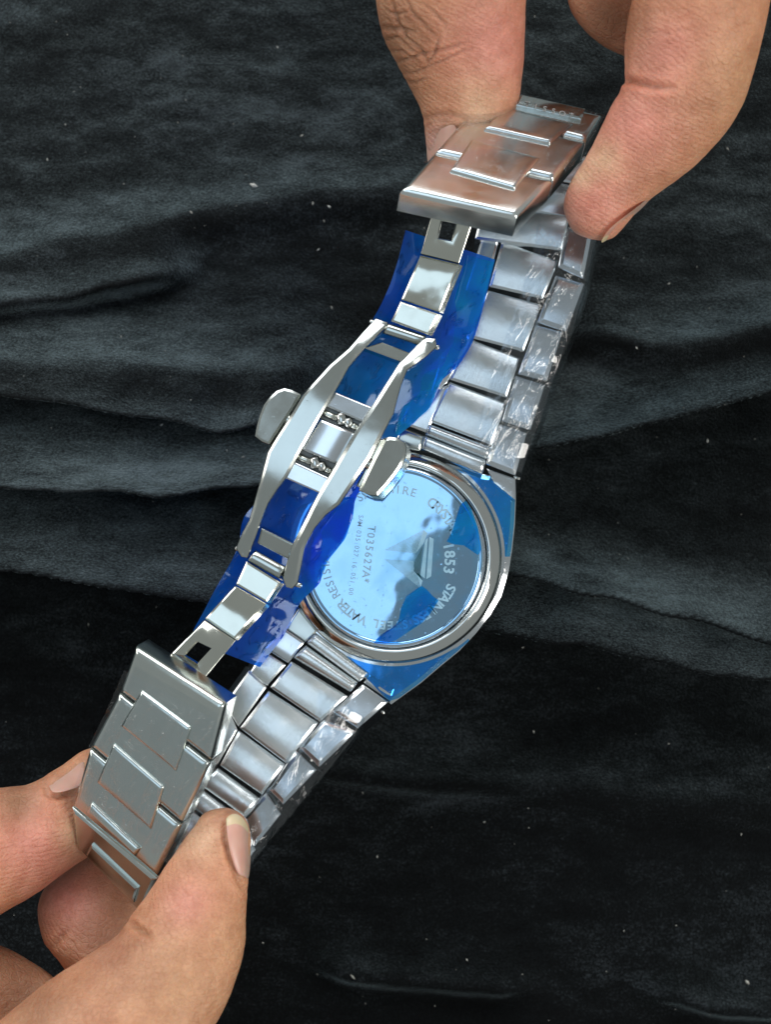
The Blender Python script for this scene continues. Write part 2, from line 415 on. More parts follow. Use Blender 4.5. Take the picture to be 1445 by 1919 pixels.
# engraving
BZ = ZT + .222
ev, ef = [], []
def word():
    global ev, ef
    ao('engraving', mesh('engraving', ev, ef), M_etch, back, sharp=None); ev, ef = [], []
def glyph(ch, pos, ang, size, bold=0.0):
    cu = bpy.data.curves.new('t', 'FONT'); cu.body = ch; cu.size = size; cu.align_x = 'CENTER'; cu.align_y = 'CENTER'; cu.offset = bold; cu.resolution_u = 3
    o = bpy.data.objects.new('t', cu); C.objects.link(o)
    bpy.context.view_layer.update()
    me = o.to_mesh(); b = len(ev); ca, sa = math.cos(ang), math.sin(ang)
    for v in me.vertices: ev.append((pos.x + v.co.x * ca - v.co.y * sa, pos.y + v.co.x * sa + v.co.y * ca, pos.z + .004))
    for p in me.polygons: ef.append(tuple(b + i for i in p.vertices))
    o.to_mesh_clear(); bpy.data.objects.remove(o); bpy.data.curves.remove(cu)
tc = W(735, 1046, BZ)
def arc(text, a0, a1, r, size, bold=.006):
    n = len(text)
    for i, ch in enumerate(text):
        if ch == ' ': continue
        a = R(a0 + (a1 - a0) * (i / (n - 1)))
        glyph(ch, tc + Vector((r * math.cos(a), r * math.sin(a), 0)), a - math.pi / 2, size, bold)
    word()
arc('CRYSTAL', 54, 24, 1.27, .26)
arc('1853', 12, -12, 1.07, .27, .008)
arc('STAINLESS', -27, -69, 1.22, .26)
arc('STEEL', -79, -104, 1.25, .22)
arc('WATER', -118, -138, 1.27, .24)
arc('RESISTANT', -147, -190, 1.25, .22, .003)
arc('SAPPHIRE', 118, 72, 1.28, .22, .003)
def line(text, p0, p1, size, bold):
    a = W(*p0, BZ); b = W(*p1, BZ); an = math.atan2(b.y - a.y, b.x - a.x); n = len(text)
    for i, ch in enumerate(text): glyph(ch, a.lerp(b, i / (n - 1)), an, size, bold)
    word()
line('T035627A*', (696, 991), (684, 1088), .20, .004)
line('SAM:035.027.16.051.00', (676, 968), (657, 1112), .125, .001)
def flat(name, polys, z, mat, parent, sub=None):
    v, f = [], []
    for pl in polys:
        b = len(v); v += [W(x, y, z) for x, y in pl]; f.append(tuple(b + i for i in range(len(pl))))
    me = mesh(name, v, f)
    fixn(me)
    for p in me.polygons:
        pass
    return ao(name, me, mat, parent, sharp=None)
# boat-shaped emblem: two hatched sails, two bars
sails = []
for k in range(26):   # hatch of the upper and lower sail
    t = k / 26; t2 = (k + .5) / 26
    def e(a, b, t): return (a[0] + (b[0] - a[0]) * t, a[1] + (b[1] - a[1]) * t)
    A, B, Cq = (720, 1031), (794, 993), (779, 1037)
    sails.append([e(A, B, t), e(A, B, t2), e(A, Cq, t2), e(A, Cq, t)])
    A, B, Cq = (720, 1048), (788, 1102), (776, 1051)
    sails.append([e(A, B, t), e(A, B, t2), e(A, Cq, t2), e(A, Cq, t)])
sails += [[(794, 993), (801, 999), (794, 1018), (779, 1037)], [(788, 1102), (792, 1088), (786, 1078), (776, 1070), (776, 1051)]]
flat('emblem_sail', sails, BZ + .004, M_etch, back)
flat('emblem_bar', [[(797, 1013), (802, 1008), (796, 1084), (788, 1077)], [(805, 1006), (813, 1010), (808, 1080), (799, 1085)]], BZ + .005, M_etch, back)
flat('emblem_window', [[(792, 1024), (787, 1076), (776, 1071), (778, 1050)]], BZ + .0045, M_dark, back)

# bracelet
LNU = (.14, -.02, 0); LNL = (.13, -.10, 0)
def link(name, q, z, mat, thick=.32, bulge=.05, bevel=.05, lean=None, dz=0):
    """q: four photo corners top-left, top-right, bottom-right, bottom-left; z one height or four"""
    zz = z if isinstance(z, (list, tuple)) else [z] * 4
    cs = [W(x, y, h) for (x, y), h in zip(q, zz)]
    return slab(name, cs, mat, watch, thick, bevel, bulge, 0, lean)
up_c = [([(905, 388), (1068, 402), (1054, 470), (890, 448)], .16),
        ([(941, 452), (1047, 489), (1018, 560), (917, 537)], .10),
        ([(912, 543), (1015, 571), (982, 659), (880, 632)], .06),
        ([(878, 634), (975, 671), (950, 745), (843, 711)], .02),
        ([(842, 715), (949, 755), (922, 834), (805, 790)], -.02)]
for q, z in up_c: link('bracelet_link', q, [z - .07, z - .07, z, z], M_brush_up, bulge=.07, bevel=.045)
up_r = [([(1060, 425), (1110, 440), (1094, 522), (1046, 500)], .14),
        ([(1042, 515), (1096, 531), (1062, 622), (1007, 603)], .08),
        ([(1004, 608), (1055, 622), (1026, 714), (971, 700)], .04),
        ([(966, 703), (1022, 721), (995, 806), (941, 788)], 0),
        ([(934, 793), (988, 811), (967, 891), (911, 869)], -.04)]
for q, z in up_r: link('side_link', q, [z - .05, z - .05, z + .02, z + .02], M_side, bulge=.03, bevel=.085, lean=LNU)
up_l = [([(905, 440), (935, 452), (908, 560), (872, 545)], .1), ([(882, 560), (912, 548), (878, 640), (838, 628)], .06), ([(850, 640), (876, 640), (842, 708), (792, 700)], .0),
        ([(826, 668), (874, 655), (838, 718), (806, 738)], .02), ([(778, 735), (839, 722), (802, 812), (748, 792)], -.04)]
for q, z in up_l[:3]: link('side_link', q, z - .06, M_side, bulge=.03, lean=(-.1, 0, 0))
for q, z in up_l[3:]: link('side_link', q, z, M_side, bulge=.03, lean=(-.1, 0, 0))
# end piece of the bracelet at the case, two rounded ribs and the two lugs
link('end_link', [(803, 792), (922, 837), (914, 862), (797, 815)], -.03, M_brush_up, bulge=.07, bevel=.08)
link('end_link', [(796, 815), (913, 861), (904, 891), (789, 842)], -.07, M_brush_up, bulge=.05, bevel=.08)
link('lug', [(750, 800), (796, 818), (788, 845), (740, 838)], -.1, M_clasp, bulge=.02)
link('lug', [(912, 878), (966, 897), (967, 940), (925, 905)], -.12, M_case, thick=.3, bulge=.01, bevel=.03)
# lower run
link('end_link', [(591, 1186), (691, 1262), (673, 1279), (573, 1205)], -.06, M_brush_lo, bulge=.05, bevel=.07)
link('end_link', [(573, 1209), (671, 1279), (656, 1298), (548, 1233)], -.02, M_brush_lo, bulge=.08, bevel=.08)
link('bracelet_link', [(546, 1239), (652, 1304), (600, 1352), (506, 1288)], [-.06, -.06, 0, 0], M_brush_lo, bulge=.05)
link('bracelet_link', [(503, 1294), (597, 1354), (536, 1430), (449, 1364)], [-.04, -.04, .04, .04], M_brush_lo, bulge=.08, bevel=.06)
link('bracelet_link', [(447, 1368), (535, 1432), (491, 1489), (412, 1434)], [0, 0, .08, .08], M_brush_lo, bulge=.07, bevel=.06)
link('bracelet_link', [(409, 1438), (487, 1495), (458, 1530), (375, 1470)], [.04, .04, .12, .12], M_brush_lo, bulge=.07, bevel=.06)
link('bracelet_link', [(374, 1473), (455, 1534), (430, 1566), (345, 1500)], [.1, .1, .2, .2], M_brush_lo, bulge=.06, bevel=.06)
lo_r = [([(680, 1281), (729, 1315), (671, 1365), (622, 1333)], -.08), ([(606, 1348), (667, 1372), (598, 1438), (560, 1400)], -.02),
        ([(554, 1405), (594, 1443), (531, 1508), (503, 1480)], .02), ([(499, 1484), (527, 1526), (474, 1590), (456, 1530)], .06), ([(462, 1560), (480, 1592), (440, 1650), (410, 1600)], .16)]
for q, z in lo_r: link('side_link', q, [z - .03, z - .03, z + .03, z + .03], M_side, bulge=.04, bevel=.085, lean=LNL)
lo_l = [([(533, 1178), (571, 1204), (540, 1243), (496, 1215)], -.06), ([(494, 1219), (536, 1246), (500, 1285), (466, 1262)], -.04), ([(466, 1256), (500, 1288), (447, 1362), (420, 1320)], .02), ([(425, 1322), (445, 1368), (408, 1432), (375, 1400)], .04)]
for q, z in lo_l: link('side_link', q, z, M_side if z < -.05 else M_brush_lo, bulge=.03, bevel=.04, lean=(-.08, .05, 0))
link('lug', [(560, 1140), (594, 1183), (572, 1203), (535, 1178)], -.1, M_clasp, thick=.3, bulge=.01, bevel=.03)
link('lug', [(693, 1264), (740, 1290), (731, 1313), (681, 1279)], -.14, M_case, thick=.3, bulge=.01, bevel=.03)
rod('spring_bar', W(712, 1322, -.3), W(720, 1338, -.3), .035, M_polish, watch)
rod('spring_bar', W(962, 893, -.3), W(975, 898, -.3), .035, M_polish, watch)

# the loop closing beneath the held ends (hidden from straight above)
def run(stations, mat):
    for (a, b) in zip(stations, stations[1:]):
        (l0, r0, z0), (l1, r1, z1) = a, b
        cs = [W(*l0, z0), W(*r0, z0), W(*r1, z1), W(*l1, z1)]
        slab('bracelet_link', [c.lerp(sum(cs, Vector()) / 4, .03) for c in cs], mat, watch, .28, .05, .04)
run([((920, 385), (1085, 415), .1), ((945, 320), (1090, 350), .05), ((965, 262), (1100, 292), .05), ((975, 222), (1112, 247), .15)], M_side)
run([((345, 1505), (425, 1570), .2), ((300, 1545), (385, 1610), .3), ((260, 1585), (340, 1650), .45), ((225, 1610), (300, 1672), .6)], M_side)

# ---- clasp end sections (outer side of the bracelet)
def section(pl, blocks, centres, thick, mat, rise=.07):
    for q in blocks: slab('plate_block', [pl.at(*p) for p in q], mat, watch, thick, .12, 0, cham=False)
    out = []
    for q in centres: out.append(slab('centre_bar', [pl.at(*p, rise) for p in q], mat, watch, rise + .05, .075, .01, cham=False))
    return out
PU = Plane(W(750, 356, 2.55), W(970, 405, 2.6), W(934, 168, .95))
section(PU, [[(750, 356), (970, 405), (1037, 336), (813, 286)], [(815, 284), (1039, 334), (1098, 264), (878, 210)], [(880, 208), (1100, 262), (1131, 214), (934, 169)]],
        [[(844, 318), (966, 352), (1013, 294), (884, 259)], [(908, 240), (1032, 268), (1076, 231), (945, 197)]], .40, M_plate)
c3 = slab('centre_bar', [PU.at(*p, .08) for p in [(966, 196), (1090, 224), (1098, 203), (976, 176)]], M_clasp, watch, .14, .045, .01)
# worn lettering pressed into the topmost bar
ev, ef = [], []
for i, ch in enumerate('TISSOT'):
    p = PU.at(988 + i * 16.5, 196 + i * 4.4, .105)
    glyph(ch, Vector((p.x, p.y, p.z)), R(-13), .15, .002)
pv = [Vector(v) for v in ev]; ev2 = []
for v in pv:   # lay the letters in the bar's plane
    n_ = PU.n; o_ = PU.o + n_ * .104; ev2.append(Vector((v.x, v.y, o_.z - ((v.x - o_.x) * n_.x + (v.y - o_.y) * n_.y) / n_.z)))
starts = [0]
used = set()
for f_ in range(1, len(ef)):       # the pieces stay separate letters
    if min(ef[f_]) > max(max(q) for q in ef[:f_]): starts.append(f_)
starts.append(len(ef))
for i0, i1 in zip(starts, starts[1:]):
    ff_ = ef[i0:i1]; lo = min(min(q) for q in ff_); hi = max(max(q) for q in ff_)
    ao('letter', mesh('letter', ev2[lo:hi + 1], [tuple(k - lo for k in q) for q in ff_]), M_etch, c3, sharp=None)
PLo = Plane(W(252, 1212, 2.3), W(420, 1320, 2.65), W(133, 1500, 1.35))
M_plate2 = steel('lower_plate_steel', (.62, .65, .61), .16, .06, R(36), .06, .14)
section(PLo, [[(252, 1212), (420, 1320), (392, 1426), (222, 1296)], [(221, 1299), (391, 1430), (338, 1543), (167, 1399)], [(166, 1402), (337, 1547), (293, 1645), (133, 1512)]],
        [[(263, 1294), (357, 1364), (328, 1447), (224, 1361)], [(211, 1393), (306, 1475), (281, 1556), (179, 1467)], [(170, 1503), (262, 1590), (252, 1607), (158, 1524)]], .42, M_plate2)
pa, pb = PLo.at(133, 1514), PLo.at(292, 1648)
PT = Plane(pa, pb, W(143, 1590, .85))
slab('plate_block', [pa, pb, PT.at(262, 1712), PT.at(143, 1588)], M_plate2, watch, .4, .07, 0)
slab('centre_bar', [PT.at(*p, .06) for p in [(170, 1583), (257, 1665), (250, 1692), (160, 1602)]], M_clasp, watch, .11, .045, .01)

# ---- clasp
AXv = Vector((500 - 755, 1065 - 615)).normalized(); AL = math.hypot(255, 450)
def zr(x, y, base=1.45, amp=.42):
    t = ((x - 755) * AXv.x + (y - 615) * AXv.y) / AL
    return base + amp * math.sin(math.pi * min(1, max(0, t)))
railL = [(704, 597), (727, 604), (726, 612), (705, 632), (684, 653), (669, 670), (654, 688), (634, 724), (614, 759), (590, 800), (567, 840), (552, 868), (537, 895), (520, 917), (503, 943), (494, 965), (486, 987), (475, 1018), (464, 1046), (452, 1044),
         (442, 1027), (454, 998), (467, 974), (478, 935), (489, 896), (502, 847), (518, 820), (545, 778), (567, 741), (586, 719), (618, 684), (654, 653), (678, 625)]
railR = [(800, 633), (816, 635), (819, 650), (800, 668), (782, 681), (763, 694), (752, 722), (745, 747), (738, 775), (716, 817), (695, 859), (665, 903), (636, 946), (611, 965), (590, 990), (576, 1015), (570, 1030), (565, 1060), (558, 1092), (548, 1103),
         (536, 1100), (530, 1083), (537, 1055), (545, 1027), (557, 1002), (570, 977), (582, 952), (595, 927), (612, 899), (629, 871), (648, 838), (667, 806), (686, 778), (704, 750), (726, 715), (748, 681), (758, 672), (769, 660), (791, 638)]
extrude('clasp_rail', px(*railL, f=zr), .34, M_clasp, watch, .035, 3)
extrude('clasp_rail', px(*railR, f=lambda x, y: zr(x, y) + .10), .42, M_clasp, watch, .045, 3)
def bar(name, q, off, mat, thick=.16, bev=.03, bulge=0, bs=0):
    return slab(name, [W(x, y, zr(x, y) + off) for x, y in q], mat, watch, thick, bev, bulge, bs)
bar('cross_bar', [(716, 641), (774, 663), (760, 681), (682, 652)], -.10, M_clasp)
bar('cross_bar', [(629, 735), (698, 763), (680, 791), (612, 761)], -.06, M_side)
bar('clasp_block', [(602, 786), (670, 815), (637, 872), (565, 842)], -.03, M_side, .25, .04, 0, .05)
bar('cross_bar', [(551, 866), (618, 897), (600, 925), (534, 896)], -.06, M_side)
bar('cross_bar', [(490, 990), (554, 1021), (543, 1050), (482, 1018)], -.08, M_clasp)
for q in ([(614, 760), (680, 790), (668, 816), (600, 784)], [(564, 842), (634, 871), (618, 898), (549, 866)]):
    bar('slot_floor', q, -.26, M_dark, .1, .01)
    c = (sum(p[0] for p in q) / 4, sum(p[1] for p in q) / 4); zc = zr(*c) - .14
    rod('catch_pin', W(c[0] - 4, c[1] - 14, zc), W(c[0] + 2, c[1] + 10, zc + .02), .095, M_polish, watch)
    rod('catch_pin', W(c[0] + 8, c[1] - 4, zc + .02), W(c[0] + 16, c[1] + 14, zc), .085, M_polish, watch)
    rod('catch_arm', W(c[0] - 34, c[1] - 14, zc - .02), W(c[0] - 6, c[1] - 2, zc - .02), .06, M_blade, watch)
    rod('catch_arm', W(c[0] + 12, c[1] + 6, zc - .04), W(c[0] + 30, c[1] + 15, zc - .04), .06, M_blade, watch)
# push buttons
bl = [(533, 727), (548, 731), (564, 739), (550, 765), (527, 800), (505, 834), (490, 828), (477, 818), (481, 796), (486, 778), (494, 758), (505, 744), (518, 732)]
extrude('push_button', px(*bl, f=lambda x, y: 1.70 - (x - 477) * .0012), .30, M_clasp, watch, .032, 3, (.08, -.04, -.24))
br_ = [(718, 822), (730, 818), (745, 820), (758, 828), (762, 840), (760, 859), (752, 876), (741, 892), (725, 912), (708, 930), (692, 928), (672, 919), (680, 898), (697, 862)]
extrude('push_button', px(*br_, f=lambda x, y: 1.72 - (x - 690) * .001), .3, M_clasp, watch, .04, 3, (.08, -.06, -.26))
rod('button_stem', W(552, 792, 1.5), W(525, 780, 1.5), .11, M_clasp, watch)
rod('button_stem', W(676, 862, 1.5), W(706, 876, 1.5), .11, M_clasp, watch)
bar('button_rail', [(712, 822), (722, 826), (676, 916), (668, 910)], -.35, M_blade, .12)
# folding blades
def blade(name, q, z, mat=None, thick=.12, lean=(.06, -.02, 0), bulge=.02):
    return slab(name, [W(x, y, h) for (x, y), h in zip(q, z)], mat or M_blade, watch, thick, .035, bulge, 0, lean)
def hole(q, h, z):
    return holed('folding_blade', [W(x, y, k) for (x, y), k in zip(q, z)], [W(x, y, sum(z) / 4) for x, y in h], .14, M_blade, watch, .03)
hole([(815, 382), (893, 398), (861, 494), (788, 476)], [(830, 407), (856, 411), (846, 450), (822, 446)], [1.86, 1.86, 1.62, 1.62])
blade('folding_blade', [(788, 479), (861, 496), (824, 586), (752, 562)], [1.60, 1.60, 1.5, 1.5], bulge=.05)
blade('folding_blade', [(751, 565), (823, 589), (803, 628), (733, 602)], [1.52, 1.52, 1.50, 1.5], bulge=-.01)
blade('hinge_knuckle', [(728, 606), (799, 630), (788, 650), (716, 626)], [1.44, 1.44, 1.40, 1.40], M_clasp, .2, bulge=.05)
blade('hinge_knuckle', [(479, 1030), (537, 1061), (523, 1084), (464, 1050)], [1.42, 1.42, 1.46, 1.46], M_clasp, .2, bulge=.05)
blade('folding_blade', [(462, 1052), (526, 1092), (500, 1129), (442, 1095)], [1.48, 1.48, 1.50, 1.5], bulge=-.01)
blade('folding_blade', [(441, 1097), (500, 1131), (440, 1197), (384, 1159)], [1.5, 1.5, 1.66, 1.66], bulge=.05)
hole([(383, 1161), (442, 1200), (380, 1274), (322, 1224)], [(370, 1203), (395, 1215), (370, 1242), (347, 1228)], [1.66, 1.66, 1.95, 1.95])
rod('hinge_pin', W(692, 602, 1.35), W(706, 607, 1.35), .045, M_polish, watch)
rod('hinge_pin', W(812, 650, 1.38), W(824, 652, 1.38), .05, M_polish, watch)
rod('hinge_pin', W(440, 1026, 1.33), W(452, 1031, 1.33), .045, M_polish, watch)
rod('hinge_pin', W(552, 1094, 1.36), W(566, 1097, 1.36), .05, M_polish, watch)
# keeper plates hidden under the held ends
blade('folding_blade', [(835, 330), (915, 350), (893, 398), (815, 382)], [1.9, 1.9, 1.86, 1.86], thick=.1, bulge=0)
blade('folding_blade', [(322, 1224), (380, 1274), (350, 1310), (290, 1262)], [1.95, 1.95, 1.9, 1.9], thick=.1, bulge=0)

# ---------------------------------------------------------------- protective films
def ribbon(name, pairs, mat, m=14, n=60, wr=.05, sd=0, wave=1.0, drape=0):
    """pairs of (left x, left y, left z, right x, right y, right z)"""
    P = np.array(pairs, float); t0 = np.linspace(0, 1, len(P)); tt = np.linspace(0, 1, n)
    Q = np.stack([np.interp(tt, t0, P[:, i]) for i in range(6)], 1)
    for _ in range(2):
        Q[1:-1] = (Q[:-2] + 2 * Q[1:-1] + Q[2:]) / 4
    v = []
    for j in range(n):
        for i in range(m):
            s = i / (m - 1); q = Q[j]
            x, y, z = [q[k] * (1 - s) + q[k + 3] * s for k in range(3)]
            if drape: z = q[2] - .27 * s ** 3 - (.30 * ((s - .93) / .07) if s > .93 else 0)
            e = 1 if 0 < i < m - 1 and 0 < j < n - 1 else .5
            z += wr * e * (noise.noise(Vector((x * .02 * wave, y * .02 * wave, sd))) + .5 * noise.noise(Vector((x * .05 * wave, y * .05 * wave, sd + 4))))
            v.append(W(x, y, z))
    f = [(j * m + i, j * m + i + 1, (j + 1) * m + i + 1, (j + 1) * m + i) for j in range(n - 1) for i in range(m - 1)]
    return ao(name, mesh(name, v, f), mat, None, sharp=None)
tag(ribbon('protective_film', [
    (760, 432, .95, 928, 487, .62), (747, 485, .85, 914, 545, .55), (732, 532, .80, 900, 598, .5), (714, 572, .85, 885, 645, .45), (698, 600, .9, 858, 688, .42),
    (690, 640, .9, 828, 712, .40), (650, 695, .85, 815, 748, .38), (610, 760, .8, 775, 795, .36), (570, 820, .8, 745, 816, .34), (530, 880, .8, 700, 880, .34),
    (490, 930, .8, 664, 935, .32), (458, 966, .85, 659, 972, .30), (452, 985, .88, 640, 1015, .30), (449, 1015, .85, 600, 1062, .32), (436, 1048, .8, 600, 1093, .3),
    (405, 1100, .8, 562, 1128, .3), (382, 1145, .8, 533, 1190, .35), (358, 1188, .8, 508, 1222, .4), (385, 1210, .7, 487, 1250, .45)], M_film, 26, 110, .05, 3, .35),
    'creased deep blue protective film strip lying behind the open clasp', 'protective film')
tag(ribbon('protective_film', [(874, 478, .70, 926, 492, .66), (862, 520, .64, 908, 556, .60), (846, 570, .58, 892, 615, .55), (830, 620, .54, 872, 660, .50), (815, 655, .5, 842, 694, .47), (790, 690, .5, 822, 722, .46), (768, 730, .48, 806, 765, .44), (748, 780, .46, 770, 796, .42), (740, 812, .44, 748, 816, .42)],
    M_film2, 14, 60, .03, 5, .6), 'brighter blue film flap between the folding blade and the upper bracelet run', 'protective film')
tag(ribbon('protective_film', [(640, 935, .42, 664, 932, .40), (620, 965, .42, 660, 968, .38), (600, 1000, .42, 646, 1010, .38), (585, 1030, .42, 612, 1052, .38), (572, 1065, .42, 600, 1085, .38), (556, 1098, .42, 580, 1112, .38), (545, 1120, .42, 552, 1132, .38)],
    M_film2, 14, 50, .03, 6, .6), 'bright blue film edge lying over the left rim of the case back', 'protective film')
def blob_film(name, pts, z, mat, wr=.01):
    cx = sum(p[0] for p in pts) / len(pts); cy = sum(p[1] for p in pts) / len(pts); v = []; f = []; n = len(pts); K = 8
    for k in range(1, K + 1):
        for x, y in pts:
            X = cx + (x - cx) * k / K; Y = cy + (y - cy) * k / K
            v.append(W(X, Y, z + wr * noise.noise(Vector((X * .03, Y * .03, z)))))
    v.append(W(cx, cy, z)); c0 = len(v) - 1
    for i in range(n): f.append((c0, i, (i + 1) % n))
    for k in range(K - 1):
        for i in range(n): f.append((k * n + i, (k + 1) * n + i, (k + 1) * n + (i + 1) % n, k * n + (i + 1) % n))
    me = mesh(name, v, f); fixn(me); return ao(name, me, mat, None, sharp=None)
circ = [(737 + 168 * math.cos(2 * math.pi * k / 64), 1043 + 166 * math.sin(2 * math.pi * k / 64)) for k in range(64)]
tag(blob_film('protective_film', circ, ZT + .26, M_film3, .004), 'pale blue see-through film disc covering the engraved case back', 'protective film')
strip1 = [(846, 1000), (864, 945), (873, 938), (884, 955), (896, 990), (902, 1030), (896, 1040), (870, 1022), (850, 1020), (838, 1015)]
strip2 = [(752, 1140), (762, 1118), (790, 1098), (800, 1105), (812, 1118), (822, 1125), (806, 1150), (790, 1168), (768, 1182), (742, 1200), (722, 1206), (700, 1205), (712, 1192), (738, 1178), (748, 1160)]
tag(blob_film('protective_film', strip1, ZT + .29, M_film2, .03), 'small cyan film scrap near the upper right of the case back', 'protective film')
tag(blob_film('protective_film', strip2, ZT + .29, M_film2, .03), 'cyan film flap across the lower part of the case back', 'protective film')
# film left on the case shoulder around the rim
sh = []
for k in range(-9, 66):
    a = R(108 - k * 4.0 + 0)
    r0 = 2.10; p0 = cc + Vector((r0 * math.cos(a), r0 * .985 * math.sin(a), .03))
    r1 = 2.55
    # clamp outside to case outline
    best = 9
    dirv = Vector((math.cos(a), math.sin(a)))
    pts2 = [W(x, y, ZT) for x, y in case_out]
    for u, v_ in zip(pts2, pts2[1:] + pts2[:1]):
        ex, ey = v_.x - u.x, v_.y - u.y; den = dirv.x * ey - dirv.y * ex
        if abs(den) < 1e-6: continue
        t = ((u.x - cc.x) * ey - (u.y - cc.y) * ex) / den; s_ = ((u.x - cc.x) * dirv.y - (u.y - cc.y) * dirv.x) / den
        if t > 0 and 0 <= s_ <= 1: best = min(best, t)
    r1 = max(2.13, min(best - .03, 2.75))
    sh.append((p0, cc + Vector((r1 * dirv.x, r1 * dirv.y, .02))))
v = []; f = []; m = 6
for j, (a, b) in enumerate(sh):
    for i in range(m): p = a.lerp(b, i / (m - 1)); p.z += .012 * noise.noise(p * 3) + .012; v.append(p)
for j in range(len(sh) - 1):
    if 36 <= j <= 47: continue
    for i in range(m - 1): f.append((j * m + i, j * m + i + 1, (j + 1) * m + i + 1, (j + 1) * m + i))
me = mesh('protective_film', v, f); fixn(me)
tag(ao('protective_film', me, M_film4, None, sharp=None), 'blue film skirt left round the rim on the case shoulder', 'protective film')

# clear wrap over the bracelet runs and the held ends
tag(ribbon('plastic_wrap', [(1010, 410, .30, 1128, 440, .0), (1000, 470, .30, 1114, 500, -.05), (985, 520, .28, 1105, 545, -.05), (960, 600, .26, 1082, 625, -.05), (930, 680, .22, 1045, 718, -.08), (905, 760, .2, 1018, 800, -.1), (890, 830, .16, 985, 892, -.15)], M_clear, 34, 140, .014, 9, 1.2, 7),
    'crinkled clear plastic wrap along the upper bracelet run', 'plastic wrap')
tag(ribbon('plastic_wrap', [(598, 1290, .22, 690, 1350, -.1), (590, 1345, .22, 672, 1385, -.1), (552, 1398, .24, 620, 1450, -.1), (500, 1470, .28, 562, 1520, -.08), (465, 1530, .32, 510, 1580, -.05), (440, 1570, .4, 472, 1625, 0)], M_clear, 34, 120, .014, 21, 1.2, 6),
    'crinkled clear plastic wrap along the lower bracelet run', 'plastic wrap')
def planewrap(pairs, pl, off, sd):
    pr = []
    for a, b, c, d in pairs:
        p = pl.at(a, b, off); q = pl.at(c, d, off); pr.append((a, b, p.z, c, d, q.z))
    return ribbon('plastic_wrap', pr, M_sleeve, 24, 60, .006, sd, .6)
tag(planewrap([(795, 305, 1034, 352), (840, 262, 1075, 310), (885, 208, 1108, 262), (935, 166, 1135, 216)], PU, .16, 31), 'clear plastic sleeve over the upper clasp end piece', 'plastic wrap')
tag(planewrap([(233, 1255, 440, 1370), (200, 1330, 400, 1450), (165, 1400, 370, 1530), (130, 1500, 318, 1620)], PLo, .16, 41), 'clear plastic sleeve over the lower clasp end piece', 'plastic wrap')

# ---------------------------------------------------------------- hands
def tube(bm, st, seg=28, flat_=.86):
    """st: (lx, ly, rx, ry, z, depth factor) sections from tip to base"""
    P = np.array([(s + (flat_,))[:6] if len(s) == 5 else s for s in st], float)
    t0 = np.arange(len(P)); n = (len(P) - 1) * 6 + 1; tt = np.linspace(0, len(P) - 1, n)
    # catmull-rom
    def cr(t):
        i = min(int(t), len(P) - 2); u = t - i
        p0 = P[max(i - 1, 0)]; p1 = P[i]; p2 = P[i + 1]; p3 = P[min(i + 2, len(P) - 1)]
        return .5 * (2 * p1 + (p2 - p0) * u + (2 * p0 - 5 * p1 + 4 * p2 - p3) * u * u + (3 * p1 - p0 - 3 * p2 + p3) * u ** 3)
    rings = []
    for t in tt:
        lx, ly, rx, ry, z, fl = cr(t)
        a = W(lx, ly, z); b = W(rx, ry, z); c = (a + b) / 2; u = (b - a) / 2; h = u.length * fl
        rings.append([bm.verts.new(c + u * math.cos(2 * math.pi * k / seg) + Vector((0, 0, h * math.sin(2 * math.pi * k / seg)))) for k in range(seg)])
    for r0, r1 in zip(rings, rings[1:]):
        for k in range(seg): bm.faces.new((r0[k], r0[(k + 1) % seg], r1[(k + 1) % seg], r1[k]))
    bm.faces.new(rings[0]); bm.faces.new(list(reversed(rings[-1])))
